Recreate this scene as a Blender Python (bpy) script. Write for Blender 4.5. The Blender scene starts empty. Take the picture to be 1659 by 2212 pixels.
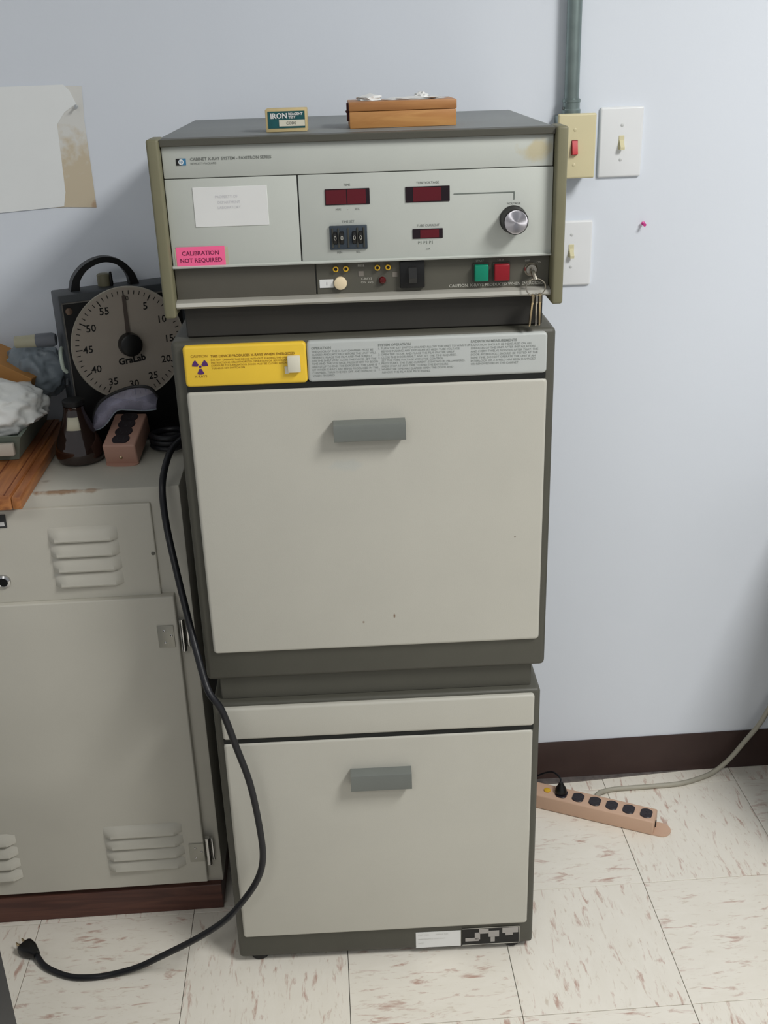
import bpy, bmesh, math, random
from mathutils import Vector, Matrix, noise
random.seed(4)
PI = math.pi
scene = bpy.context.scene
C = scene.collection

# ------------------------------------------------------------------ camera
CAM = Vector((0.0241, -2.04697, 1.5845))
PITCH, YAW, ROLL, FPX = 0.408356, -0.0505013, -0.0316250, 2322.92
fwd = Vector((-math.sin(YAW)*math.cos(PITCH), math.cos(YAW)*math.cos(PITCH), -math.sin(PITCH)))
rt = Vector((math.cos(YAW), math.sin(YAW), 0)); up = rt.cross(fwd)
r2 = math.cos(ROLL)*rt + math.sin(ROLL)*up
u2 = -math.sin(ROLL)*rt + math.cos(ROLL)*up
cd = bpy.data.cameras.new('camera'); cam = bpy.data.objects.new('camera', cd); C.objects.link(cam)
cam.matrix_world = Matrix(((r2.x, u2.x, -fwd.x, CAM.x), (r2.y, u2.y, -fwd.y, CAM.y), (r2.z, u2.z, -fwd.z, CAM.z), (0, 0, 0, 1)))
cd.sensor_fit = 'HORIZONTAL'; cd.sensor_width = 36; cd.lens = FPX*36/1659; cd.clip_start = .05
scene.camera = cam

# ------------------------------------------------------------------ light
w = bpy.data.worlds.new('room_ambient'); scene.world = w; w.use_nodes = True
bg = w.node_tree.nodes['Background']; bg.inputs[0].default_value = (.95, .975, 1.0, 1); bg.inputs[1].default_value = .45
def area(name, loc, rot, sx, sy, power, col):
    l = bpy.data.lights.new(name, 'AREA'); l.shape = 'RECTANGLE'; l.size = sx; l.size_y = sy
    l.energy = power; l.color = col
    o = bpy.data.objects.new(name, l); C.objects.link(o); o.location = loc; o.rotation_euler = rot
area('ceiling_troffer_light', (1.45, -1.75, 2.68), (0, 0, 0), .5, .9, 69, (1.0, .99, .96))
area('rear_fill_light', (-.75, -2.95, 2.68), (0, 0, 0), 1.0, .6, 17, (1.0, .99, .96))  # added fill to lift the locker and left wall, not a known fixture
scene.view_settings.view_transform = 'Standard'; scene.view_settings.look = 'None'
scene.view_settings.exposure = -0.30; scene.view_settings.gamma = 1; scene.view_settings.use_curve_mapping = False

# ------------------------------------------------------------------ materials
def lin(c):
    return tuple(((v/255)/12.92 if v/255 <= .04045 else ((v/255+.055)/1.055)**2.4) for v in c)
MATS = {}
def mat(name, col, rough=.5, metal=0, var=.05, vscale=18, bump=0, bscale=220, trans=0, alpha=1, spec=.5, ior=1.45, coat=0):
    if name in MATS: return MATS[name]
    m = bpy.data.materials.new(name); m.use_nodes = True; nt = m.node_tree; N = nt.nodes; L = nt.links
    b = N['Principled BSDF']; c = lin(col)
    b.inputs['Roughness'].default_value = rough; b.inputs['Metallic'].default_value = metal
    b.inputs['Specular IOR Level'].default_value = spec; b.inputs['IOR'].default_value = ior
    b.inputs['Transmission Weight'].default_value = trans; b.inputs['Alpha'].default_value = alpha
    b.inputs['Coat Weight'].default_value = coat
    tc = N.new('ShaderNodeTexCoord')
    n = N.new('ShaderNodeTexNoise'); n.inputs['Scale'].default_value = vscale; n.inputs['Detail'].default_value = 4
    L.new(tc.outputs['Object'], n.inputs['Vector'])
    mr = N.new('ShaderNodeMapRange'); mr.inputs[1].default_value = .3; mr.inputs[2].default_value = .7
    mr.inputs[3].default_value = 1-var; mr.inputs[4].default_value = 1+var
    L.new(n.outputs[0], mr.inputs[0])
    mx = N.new('ShaderNodeVectorMath'); mx.operation = 'SCALE'; mx.inputs[0].default_value = c
    L.new(mr.outputs[0], mx.inputs['Scale']); L.new(mx.outputs[0], b.inputs['Base Color'])
    if bump:
        n2 = N.new('ShaderNodeTexNoise'); n2.inputs['Scale'].default_value = bscale; n2.inputs['Detail'].default_value = 2
        L.new(tc.outputs['Object'], n2.inputs['Vector'])
        bp = N.new('ShaderNodeBump'); bp.inputs['Strength'].default_value = bump; bp.inputs['Distance'].default_value = .002
        L.new(n2.outputs[0], bp.inputs['Height']); L.new(bp.outputs[0], b.inputs['Normal'])
    MATS[name] = m; return m
def stain(m, items, obj_space=True):
    """patches of dirt or rust on a surface: items = (centre xyz, radii xyz, colour, strength)"""
    nt = m.node_tree; N = nt.nodes; L = nt.links; b = N['Principled BSDF']
    src = b.inputs['Base Color'].links[0].from_socket
    tc = N.new('ShaderNodeTexCoord')
    for (cx, cy, cz), (rx, ry, rz), col, st in items:
        nz = N.new('ShaderNodeTexNoise'); nz.inputs['Scale'].default_value = 60; nz.inputs['Detail'].default_value = 3
        L.new(tc.outputs['Object'], nz.inputs['Vector'])
        s = N.new('ShaderNodeVectorMath'); s.operation = 'SUBTRACT'; s.inputs[1].default_value = (cx, cy, cz)
        L.new(tc.outputs['Object'], s.inputs[0])
        d = N.new('ShaderNodeVectorMath'); d.operation = 'DIVIDE'; d.inputs[1].default_value = (rx, ry, rz)
        L.new(s.outputs[0], d.inputs[0])
        ln = N.new('ShaderNodeVectorMath'); ln.operation = 'LENGTH'; L.new(d.outputs[0], ln.inputs[0])
        ad = N.new('ShaderNodeMath'); ad.operation = 'MULTIPLY_ADD'; ad.inputs[1].default_value = 1.4
        L.new(nz.outputs[0], ad.inputs[0]); L.new(ln.outputs['Value'], ad.inputs[2])
        mr = N.new('ShaderNodeMapRange'); mr.inputs[1].default_value = 1.2; mr.inputs[2].default_value = 1.75
        mr.inputs[3].default_value = st; mr.inputs[4].default_value = 0
        L.new(ad.outputs[0], mr.inputs[0])
        mx = N.new('ShaderNodeMix'); mx.data_type = 'RGBA'; mx.inputs[7].default_value = (*lin(col), 1)
        L.new(mr.outputs[0], mx.inputs[0]); L.new(src, mx.inputs[6]); src = mx.outputs[2]
    L.new(src, b.inputs['Base Color'])
def streak_mat(name, base, streak, amount=.5, vary=True, sx=9, sy=42, seed=0.0):
    m = bpy.data.materials.new(name); m.use_nodes = True; nt = m.node_tree; N = nt.nodes; L = nt.links
    b = N['Principled BSDF']; b.inputs['Roughness'].default_value = .42
    tc = N.new('ShaderNodeTexCoord'); oi = N.new('ShaderNodeObjectInfo')
    off = N.new('ShaderNodeVectorMath'); off.operation = 'SCALE'; off.inputs[0].default_value = (37, 19, 53)
    L.new(oi.outputs['Random'], off.inputs['Scale'])
    add = N.new('ShaderNodeVectorMath'); add.operation = 'ADD'; L.new(tc.outputs['Object'], add.inputs[0]); L.new(off.outputs[0], add.inputs[1])
    src = None
    for k, (a, c, lo, hi, st, col) in enumerate(((sx, sy, .575, .69, amount, streak), (sx*2.1, sy*2.2, .59, .70, amount*.55, (158, 122, 84)), (sx*.8, sy*.5, .35, .75, .16, (206, 196, 176)))):
        sc = N.new('ShaderNodeVectorMath'); sc.operation = 'MULTIPLY'; sc.inputs[1].default_value = (c, a, 5)
        L.new(add.outputs[0], sc.inputs[0])
        n = N.new('ShaderNodeTexNoise'); n.inputs['Scale'].default_value = 1; n.inputs['Detail'].default_value = 5; n.inputs['Roughness'].default_value = .62
        n.inputs['Distortion'].default_value = .5
        L.new(sc.outputs[0], n.inputs['Vector'])
        mr = N.new('ShaderNodeMapRange'); mr.inputs[1].default_value = lo; mr.inputs[2].default_value = hi; mr.inputs[4].default_value = st
        L.new(n.outputs[0], mr.inputs[0])
        mx = N.new('ShaderNodeMix'); mx.data_type = 'RGBA'; mx.inputs[7].default_value = (*lin(col), 1); mx.inputs[6].default_value = (*lin(base), 1)
        L.new(mr.outputs[0], mx.inputs[0])
        if src: L.new(src, mx.inputs[6])
        src = mx.outputs[2]
    L.new(src, b.inputs['Base Color']); return m
def wood_mat(name, c1, c2, sc=(6, 60, 60), rough=.5):
    m = bpy.data.materials.new(name); m.use_nodes = True; nt = m.node_tree; N = nt.nodes; L = nt.links
    b = N['Principled BSDF']; b.inputs['Roughness'].default_value = rough
    tc = N.new('ShaderNodeTexCoord'); mp = N.new('ShaderNodeVectorMath'); mp.operation = 'MULTIPLY'; mp.inputs[1].default_value = sc
    L.new(tc.outputs['Object'], mp.inputs[0])
    n = N.new('ShaderNodeTexNoise'); n.inputs['Scale'].default_value = 1; n.inputs['Detail'].default_value = 6; n.inputs['Distortion'].default_value = 1.2
    L.new(mp.outputs[0], n.inputs['Vector'])
    r = N.new('ShaderNodeValToRGB'); r.color_ramp.elements[0].position = .35; r.color_ramp.elements[1].position = .68
    r.color_ramp.elements[0].color = (*lin(c2), 1); r.color_ramp.elements[1].color = (*lin(c1), 1)
    L.new(n.outputs[0], r.inputs[0]); L.new(r.outputs[0], b.inputs['Base Color']); return m

M_wall = mat('wall_paint', (226, 232, 241), .75, var=.012, vscale=2.5, bump=.05, bscale=160)
M_base = mat('brown_vinyl_base', (62, 46, 42), .45, var=.08)
M_slab = mat('floor_mastic', (60, 50, 40), .9)
M_tile = streak_mat('streaked_vinyl_tile', (238, 233, 222), (158, 84, 58), .62, sx=17, sy=74)
M_gray = mat('case_gray_enamel', (79, 78, 70), .5, var=.03, bump=.05)
M_graydk = mat('case_dark_gray', (64, 64, 58), .55, var=.04)
M_pl = mat('plinth_dark', (52, 50, 46), .6, var=.06)
M_door = mat('door_putty_enamel', (189, 187, 177), .42, var=.018, vscale=9, bump=.06, bscale=500)
M_face = mat('face_light_gray', (192, 196, 190), .42, var=.012, bump=.03, bscale=500)
M_face_s = mat('face_light_gray_stained', (192, 196, 190), .42, var=.012, bump=.03, bscale=500)
M_inst = mat('instruction_gray', (186, 190, 188), .4, var=.012)
M_yel = mat('warning_yellow', (240, 200, 62), .4, var=.03)
M_gap = mat('gap_shade_black', (22, 24, 22), .7)  # near-black stands in for the shade inside gaps between panels
M_olive = mat('olive_bezel', (120, 117, 93), .5, var=.05)
M_alu = mat('brushed_aluminium', (190, 188, 186), .32, 1, var=.05)
M_satin = mat('satin_trim', (176, 174, 166), .35, .2, var=.03)
M_handle = mat('pull_gray', (112, 116, 112), .45, var=.04)
M_blk = mat('black_plastic', (18, 18, 19), .4)
M_cord = mat('black_rubber_cord', (24, 25, 30), .42, var=.1)
M_ink = mat('print_gray', (118, 122, 118), .6, var=.02)
M_inkdk = mat('print_dark', (60, 62, 62), .6)
M_inkw = mat('print_white', (186, 184, 174), .6)
M_inky = mat('print_ochre', (150, 112, 30), .6)
M_mag = mat('trefoil_purple', (84, 44, 110), .5)
M_redd = mat('dark_red_display', (92, 12, 26), .25, spec=.6)
M_dispb = mat('display_black', (30, 16, 24), .3)
M_ora = mat('jack_yellow', (214, 170, 38), .4)
M_white = mat('white_sticker', (226, 227, 226), .55, var=.01)
M_wht2 = mat('white_plastic', (232, 234, 236), .35, var=.01)
M_ivory = mat('ivory_plastic', (214, 204, 166), .4, var=.02)
M_ivtog = mat('ivory_toggle', (222, 214, 176), .35, var=.02)
M_redsw = mat('red_rocker', (196, 16, 34), .3)
M_pink = mat('hot_pink_label', (255, 108, 158), .5, var=.02)
M_cream = mat('cream_cap', (234, 216, 182), .45)
M_green = mat('green_button', (8, 128, 100), .35)
M_red = mat('red_button', (140, 22, 34), .35)
M_steel = mat('key_steel', (176, 170, 158), .25, 1, var=.1)
M_brass = mat('key_nickel', (190, 172, 140), .3, 1, var=.1)
M_loc = mat('locker_putty', (196, 193, 182), .45, var=.03, vscale=6, bump=.05, bscale=300)
M_locf = mat('locker_frame_putty', (196, 193, 182), .45, var=.03, vscale=6, bump=.05, bscale=300)
M_chr = mat('chrome', (190, 190, 190), .15, 1)
M_basewood = wood_mat('locker_base_redwood', (104, 66, 54), (76, 46, 40), (5, 60, 60))
M_board = wood_mat('varnished_board', (184, 122, 70), (136, 82, 48), (60, 5, 60), .4)
M_boxw = wood_mat('box_wood', (200, 148, 88), (182, 126, 70), (10, 70, 90), .45)
M_boxl = wood_mat('box_lid_wood', (186, 132, 78), (166, 112, 64), (10, 70, 90), .45)
M_tan = mat('tan_power_strip', (204, 170, 146), .45, var=.03)
M_tan2 = mat('rose_tan_power_strip', (182, 142, 126), .45, var=.03)
M_beigec = mat('beige_cord', (168, 164, 150), .5, var=.05)
M_conduit = mat('galvanised_conduit', (136, 150, 148), .38, .75, var=.12, vscale=30)
M_tim = mat('timer_gray_case', (58, 62, 66), .45, var=.06)
M_timb = mat('timer_black_face', (14, 14, 15), .4)
M_dial = mat('timer_dial', (162, 153, 142), .5, var=.03)
M_dialrim = mat('timer_dial_rim', (168, 162, 150), .4)
M_glass = mat('amber_glass', (44, 27, 22), .08, var=.1, trans=.1, spec=.8, coat=.5)
M_cap = mat('black_stopper', (20, 20, 20), .5)
M_card = mat('cardboard', (168, 122, 72), .8, var=.08, bump=.15)
M_bagw = mat('white_plastic_bag', (232, 234, 232), .4, var=.02, bump=.3, bscale=60)
M_bagg = mat('grey_plastic_bag', (124, 134, 142), .35, var=.2, vscale=30, bump=.3, bscale=60)
M_tray = mat('tray_gray_green', (116, 126, 116), .5, var=.05)
M_traye = mat('tray_edge_beige', (190, 182, 170), .5, var=.03)
M_paper = mat('sheet_white', (243, 246, 246), .4, var=.008)
M_papery = mat('sheet_yellowed', (226, 226, 222), .7, var=.02, vscale=9)
M_pin = mat('pink_pin', (214, 70, 150), .35)
M_teal = mat('teal_print', (24, 84, 88), .5, var=.15, vscale=90)
M_boxc = mat('carton_tan', (206, 186, 138), .7, var=.06)
M_boxp = mat('label_cream', (222, 218, 200), .6, var=.04)
M_clear = mat('clear_lens', (176, 174, 196), .2, var=.25, vscale=40, alpha=.42)
M_dkmet = mat('dark_metal_cabinet', (48, 50, 54), .5, var=.05)
M_strip = mat('floor_strip_metal', (112, 106, 104), .5, .3, var=.3, vscale=60)
M_cap2 = mat('gray_cap', (104, 108, 116), .5)
M_tube = mat('cream_tube', (178, 174, 150), .4, var=.05)
M_lightgr = mat('light_hose', (190, 202, 190), .4)
M_blue = mat('emblem_blue', (58, 120, 160), .4)
M_rust = mat('rust_mark', (120, 84, 50), .8)
M_ceil = mat('ceiling_white', (226, 226, 222), .9)
M_emit = bpy.data.materials.new('troffer_lens'); M_emit.use_nodes = True
_b = M_emit.node_tree.nodes['Principled BSDF']; _b.inputs['Emission Color'].default_value = (1, .985, .94, 1); _b.inputs['Emission Strength'].default_value = 3
stain(M_face_s, [((.250, .011, .2474), (.026, .05, .015), (188, 176, 138), .75)])
M_door2 = mat('door_putty_enamel_marked', (189, 187, 177), .42, var=.018, vscale=9, bump=.06, bscale=500)
stain(M_door2, [((.0334, 0, .111), (.0022, .05, .0055), (110, 70, 40), .8), ((-.017, 0, .102), (.0025, .05, .0025), (110, 70, 40), .6), ((.227, 0, .243), (.002, .05, .002), (90, 60, 40), .8), ((-.030, 0, .375), (.030, .05, .010), (170, 178, 178), .3)])
stain(M_papery, [((.235, 0, .030), (.16, .05, .105), (206, 190, 160), .85), ((.241, 0, .006), (.008, .05, .010), (176, 140, 110), .6)])
stain(M_locf, [((.2300, -.1690, .9140), (.045, .010, .007), (136, 96, 56), .8), ((.2850, -.1690, .9140), (.020, .008, .006), (136, 96, 56), .6), ((.20, -.12, .914), (.010, .008, .006), (110, 84, 60), .4)])

# ------------------------------------------------------------------ mesh helpers
def smooth(me, ang=35):
    me.polygons.foreach_set('use_smooth', [True]*len(me.polygons)); me.set_sharp_from_angle(angle=math.radians(ang))
class MB:
    def __init__(s): s.bm = bmesh.new()
    def add(s, verts, faces):
        vs = [s.bm.verts.new(v) for v in verts]
        for f in faces:
            try: s.bm.faces.new([vs[i] for i in f])
            except ValueError: pass
        return vs
    def box(s, x0, x1, y0, y1, z0, z1, bev=0, seg=2):
        b = bmesh.new()
        vs = [b.verts.new((x, y, z)) for x in (x0, x1) for y in (y0, y1) for z in (z0, z1)]
        for f in ((0, 1, 3, 2), (4, 6, 7, 5), (0, 4, 5, 1), (2, 3, 7, 6), (0, 2, 6, 4), (1, 5, 7, 3)): b.faces.new([vs[i] for i in f])
        bmesh.ops.recalc_face_normals(b, faces=b.faces)
        if bev: bmesh.ops.bevel(b, geom=list(b.edges), offset=bev, segments=seg, affect='EDGES', profile=.5)
        s.merge(b); return s
    def merge(s, b, M=None):
        me = bpy.data.meshes.new('t'); b.to_mesh(me); b.free()
        if M is not None: me.transform(M)
        s.bm.from_mesh(me); bpy.data.meshes.remove(me)
    def loops(s, Ls, cap0=True, cap1=True, closed=True):
        V = [[s.bm.verts.new(p) for p in L] for L in Ls]; n = len(V[0])
        for a, b in zip(V, V[1:]):
            for i in range(n if closed else n-1):
                j = (i+1) % n; s.bm.faces.new((a[i], a[j], b[j], b[i]))
        if cap0: s.bm.faces.new(V[0][::-1])
        if cap1: s.bm.faces.new(V[-1])
        return s
    def tube(s, pts, r, seg=12, rs=None, caps=True):
        pts = [Vector(p) for p in pts]; Ls = []; T = []
        for i in range(len(pts)):
            a = pts[max(i-1, 0)]; b = pts[min(i+1, len(pts)-1)]; T.append((b-a).normalized())
        n = T[0].orthogonal().normalized()
        for i, p in enumerate(pts):
            n = (n - T[i]*n.dot(T[i])).normalized(); b = T[i].cross(n); rr = rs[i] if rs else r
            Ls.append([p+rr*(math.cos(2*PI*k/seg)*n+math.sin(2*PI*k/seg)*b) for k in range(seg)])
        return s.loops(Ls, caps, caps)
    def lathe(s, prof, c, axis=(0, 0, 1), seg=32, cap=True):
        ax = Vector(axis).normalized(); n = ax.orthogonal().normalized(); b = ax.cross(n); c = Vector(c)
        return s.loops([[c+ax*h+r*(math.cos(2*PI*k/seg)*n+math.sin(2*PI*k/seg)*b) for k in range(seg)] for r, h in prof], cap, cap)
    def panel(s, x0, x1, z0, z1, yb, yf, r=.006, bev=.004, n=5):
        """rounded rectangle in the x-z plane with a soft front edge facing -y"""
        def ring(ins, y):
            P = []; rr = max(r-ins, .0003)
            for cx, cz, a0 in ((x1-ins-rr, z1-ins-rr, 0), (x0+ins+rr, z1-ins-rr, 90), (x0+ins+rr, z0+ins+rr, 180), (x1-ins-rr, z0+ins+rr, 270)):
                for k in range(n+1):
                    a = math.radians(a0+90*k/n); P.append((cx+rr*math.cos(a), y, cz+rr*math.sin(a)))
            return P
        Ls = [ring(0, yb)]
        for k in range(5):
            a = PI/2*k/4; Ls.append(ring(bev*(1-math.cos(a)), yf+bev*(1-math.sin(a))))
        return s.loops(Ls)
    def extrude_x(s, prof, x0, x1):
        return s.loops([[(x0, y, z) for y, z in prof], [(x1, y, z) for y, z in prof]])
    def build(s, name, m, parent=None, off=(0, 0, 0), ang=35, sm=True):
        bmesh.ops.recalc_face_normals(s.bm, faces=s.bm.faces)
        me = bpy.data.meshes.new(name); s.bm.to_mesh(me); s.bm.free()
        if any(off): me.transform(Matrix.Translation(off))
        me.materials.append(m)
        if sm: smooth(me, ang)
        o = bpy.data.objects.new(name, me); C.objects.link(o)
        if parent: o.parent = parent
        return o
def catmull(P, n=8):
    P = [Vector(p) for p in P]; P = [2*P[0]-P[1]]+P+[2*P[-1]-P[-2]]; out = []
    for i in range(1, len(P)-2):
        for k in range(n):
            t = k/n; a, b, c, d = P[i-1:i+3]
            out.append(.5*((2*b)+(c-a)*t+(2*a-5*b+4*c-d)*t*t+(-a+3*b-3*c+d)*t**3))
    out.append(P[-2]); return out
def tag(o, label=None, cat=None, group=None, kind=None):
    if label: o['label'] = label
    if cat: o['category'] = cat
    if group: o['group'] = group
    if kind: o['kind'] = kind
    return o
def empty(name, loc, rz, label, cat, group=None):
    o = bpy.data.objects.new(name, None); C.objects.link(o); o.location = loc; o.rotation_euler = (0, 0, rz); o.empty_display_size = .05
    return tag(o, label, cat, group)
_tmp = []
def text_bm(items):
    """items: (string, size, align, x, y, z, rotation in its plane, weight) printed on a plane facing -y -> one MB"""
    out = MB()
    for it in items:
        st, size, al, x, y, z = it[:6]; rot = it[6] if len(it) > 6 else 0; wt = it[7] if len(it) > 7 else 0
        cu = bpy.data.curves.new('t', 'FONT'); cu.body = st; cu.size = size; cu.align_x = al; cu.resolution_u = 2
        cu.space_line = 1.05; cu.offset = wt
        o = bpy.data.objects.new('t', cu); C.objects.link(o)
        dg = bpy.context.evaluated_depsgraph_get(); me = bpy.data.meshes.new_from_object(o.evaluated_get(dg))
        M = Matrix.Translation((x, y, z)) @ Matrix.Rotation(-rot, 4, 'Y') @ Matrix.Rotation(PI/2, 4, 'X')
        me.transform(M); out.bm.from_mesh(me)
        bpy.data.objects.remove(o); bpy.data.curves.remove(cu); bpy.data.meshes.remove(me)
    return out
def lettering(items, m, parent, off=(0, 0, 0), name='lettering'):
    t = text_bm(items); me = bpy.data.meshes.new(name); t.bm.to_mesh(me); t.bm.free(); me.transform(Matrix.Translation(off)); me.materials.append(m)
    o = bpy.data.objects.new(name, me); C.objects.link(o); o.parent = parent
    if len(items) > 2: o['kind'] = 'stuff'
    return o

# ------------------------------------------------------------------ setting
def struct(mb, name, m, label):
    return tag(mb.build(name, m), label, None, None, 'structure')
struct(MB().box(-2.4, 2.8, 0, .12, -.06, 2.75), 'wall_back', M_wall, 'pale blue grey painted wall behind the machine')
fl = struct(MB().box(-2.4, 2.8, -3.4, 0, -.06, -.004), 'floor', M_slab, 'floor of cream vinyl tiles with rusty brown streaks')
struct(MB().box(-2.4, 2.8, -3.4, .12, 2.75, 2.85), 'ceiling', M_ceil, 'white ceiling above the frame')
T = .3048; TX, TY = .00685, -.36324
tb = MB(); g = .0006; tb.box(-T/2+g, T/2-g, -T/2+g, T/2-g, -.0035, 0, .0005, 1)
t0 = None
for i in range(-5, 6):
    for j in range(-7, 2):
        x = TX+(i+.5)*T; y = TY+(j+.5)*T
        if y > 0:                                        # cut row against the wall
            h = -(TY+j*T)-.001
            o = MB().box(-T/2+g, T/2-g, -h/2+g, h/2-g, -.0035, 0, .0005, 1).build('tile', M_tile, fl); y = TY+j*T+h/2; o.location = (x, y, 0)
            continue
        if t0 is None: t0 = o = tb.build('tile', M_tile, fl)
        else: o = t0.copy(); C.objects.link(o); o.parent = fl
        o.location = (x, y, random.uniform(-.0002, .0002)); o.rotation_euler = (0, 0, PI/2 if (i+j) % 2 else 0)
bbm = MB(); bbm.extrude_x([(-.0005, .001), (-.011, .001), (-.006, .012), (-.005, .092), (-.003, .097), (-.0005, .097)], -2.38, 2.78)
struct(bbm, 'baseboard_back', M_base, 'dark brown vinyl baseboard along the back wall')

# ------------------------------------------------------------------ X-ray machine (local frame: x along the front, y depth, z height)
MX, MY, MYAW = .0798, -.5139, -.0216
def unit(name, z0, label, cat): return empty(name, (MX, MY, z0), MYAW, label, cat)
def P(mb, name, m, par, z0, **k): return mb.build(name, m, par, (0, 0, -z0), **k)
def pull(par, z0, x0, x1, zb, zt):
    h = zt-zb; y = 0
    mb = MB(); mb.extrude_x([(y-.001, zb+.003), (y-.018, zb), (y-.0225, zb+.002), (y-.0235, zb+h*.25), (y-.0225, zb+h*.5), (y-.0225, zb+h*.75), (y-.0210, zt-.002), (y-.017, zt), (y-.001, zt+.001)], x0, x1)
    return mb

# lower cabinet
Z0 = .0
lo = unit('cabinet', 0, 'lower grey storage cabinet with cream drop door, standing on the floor under the x-ray chamber', 'cabinet')
P(MB().box(-.277, .278, .006, .46, .014, .580, .007, 3), 'body', M_gray, lo, 0)
P(MB().box(-.262, .263, .020, .44, .579, .6255, .002, 1), 'plinth', M_gray, lo, 0)
P(MB().panel(-.264, .267, .5105, .5735, .007, -.002, .006, .005), 'top_panel', M_door, lo, 0)
P(MB().box(-.263, .266, .0005, .007, .5025, .5120), 'gap_shade_strip', M_gap, lo, 0)  # dark strip painted for the shaded recess above the door
dl = P(MB().panel(-.2640, .2655, .0700, .5025, .007, -.002, .006, .005), 'door', M_door, lo, 0)
P(pull(lo, 0, -.0505, .0545, .4060, .4400), 'handle', M_handle, dl, 0)
for x in (-.24, .24):
    for y in (.03, .42): P(MB().lathe([(.016, 0), (.018, .003), (.016, .0155)], (x, y, 0), seg=20), 'foot', M_blk, lo, 0)
wl = P(MB().box(.0566, .1415, .0052, .0062, .0165, .0540), 'white_label', M_white, lo, 0); wl['label'] = 'white paper label'
lettering([('CAT. NO.        SERIAL NO.', .0050, 'LEFT', .061, .0049, .046), ('MAINTENANCE CONTRACT', .0040, 'LEFT', .061, .0049, .036), ('DATE', .0040, 'LEFT', .061, .0049, .026)], mat('print_faint', (196, 197, 192), .6), wl)
rp = P(MB().box(.1439, .2530, .0050, .0062, .0168, .0575), 'rating_plate', M_blk, lo, 0); rp['label'] = 'black rating plate with blanked grey fields'
pf = MB(); pf.box(.1445, .2525, .0044, .0049, .0570, .0582).box(.2515, .2527, .0044, .0049, .0175, .0575).box(.1445, .2525, .0044, .0049, .0172, .0184)
P(pf, 'plate_border', M_inkw, rp, 0)
pf = MB()
for a, b, c, d in ((.150, .176, .0265, .0345), (.168, .178, .030, .0470), (.176, .194, .0440, .0555), (.194, .214, .0350, .0500), (.198, .206, .0230, .0360), (.220, .2500, .0430, .0555), (.226, .240, .0370, .0440)):
    pf.box(a, b, .0043, .0049, c, d, .0002, 1)
P(pf, 'blank_field', mat('plate_gray', (166, 162, 158), .5), rp, 0)

# middle cabinet
Z0 = .6262
md = unit('xray_chamber', Z0, 'large grey x-ray chamber cabinet with cream door and yellow warning strip', 'cabinet')
P(MB().box(-.281, .283, .006, .46, .6262, 1.2000, .008, 3), 'body', M_gray, md, Z0)
inst = P(MB().panel(-.0835, .2690, 1.1340, 1.1955, .007, -.002, .006, .004), 'instruction_panel', M_inst, md, Z0)
yl = P(MB().panel(-.2630, -.0840, 1.1335, 1.1950, .007, -.002, .006, .004), 'warning_panel', M_yel, md, Z0); yl['label'] = 'yellow radiation warning panel'
P(MB().box(-.262, .268, .0005, .007, 1.1255, 1.1350), 'gap_shade_strip', M_gap, md, Z0)
dm = P(MB().panel(-.2640, .2705, .6805, 1.1258, .007, -.002, .007, .005), 'door', M_door2, md, Z0)
P(pull(md, 0, -.0500, .0575, 1.0445, 1.0730), 'handle', M_handle, dm, Z0)
yy = -.0024
lettering([('CAUTION', .0055, 'CENTER', -.2395, yy, 1.1782), ('X-RAYS', .0055, 'CENTER', -.2395, yy, 1.1480),
  ('THIS DEVICE PRODUCES X-RAYS WHEN ENERGIZED', .0052, 'LEFT', -.2230, yy, 1.1775, 0, .0001),
  ('DO NOT OPERATE THIS DEVICE WITHOUT READING THE OPERATING\nINSTRUCTIONS. UNAUTHORIZED OPERATION OR SERVICE MAY CAUSE\nEXPOSURE TO X-RADIATION. DOOR MUST BE CLOSED BEFORE\nTURNING KEY SWITCH ON.', .0039, 'LEFT', -.2230, yy, 1.1722)], M_inky, yl, (0, 0, -Z0))
tf = MB(); tc = (-.2392, 1.1645)
def sector(mb, c, a0, a1, r0, r1, y):
    n = 8; A = [math.radians(a0+(a1-a0)*k/n) for k in range(n+1)]
    pts = [(c[0]+r1*math.cos(a), y, c[1]+r1*math.sin(a)) for a in A]+[(c[0]+r0*math.cos(a), y, c[1]+r0*math.sin(a)) for a in A[::-1]]
    mb.add(pts, [list(range(len(pts)))])
for a in (150, 30, 270): sector(tf, tc, a-26, a+26, .0034, .0118, -.0025)
sector(tf, tc, 0, 359.9, .0001, .0021, -.0025)
P(tf, 'radiation_symbol', M_mag, yl, Z0, sm=False)
sq = P(MB().box(-.1120, -.0935, -.0105, -.0022, 1.1520, 1.1765, .0015, 2), 'adhesive_square', M_boxp, yl, Z0); sq['label'] = 'white foam square stuck on the yellow panel'
P(MB().box(-.1170, -.1105, -.0034, -.0022, 1.1490, 1.1600, .0006, 1), 'tape_scrap', M_boxp, yl, Z0)
p1 = 'THE DOOR OF THE X-RAY CHAMBER MUST BE\nCLOSED AND LATCHED BEFORE THE UNIT WILL\nOPERATE. PLACE THE FILM AND THE SUBJECT\nON THE SHELF AND CLOSE THE DOOR. SET THE\nTIME AND THE VOLTAGE. PRESS START TO BEGIN\nAND STOP TO END THE EXPOSURE. THE LAMP IS\nLIT WHEN X-RAYS ARE BEING PRODUCED IN THE\nCHAMBER. TURN THE KEY OFF AND REMOVE IT\nWHEN FINISHED.'
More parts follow.
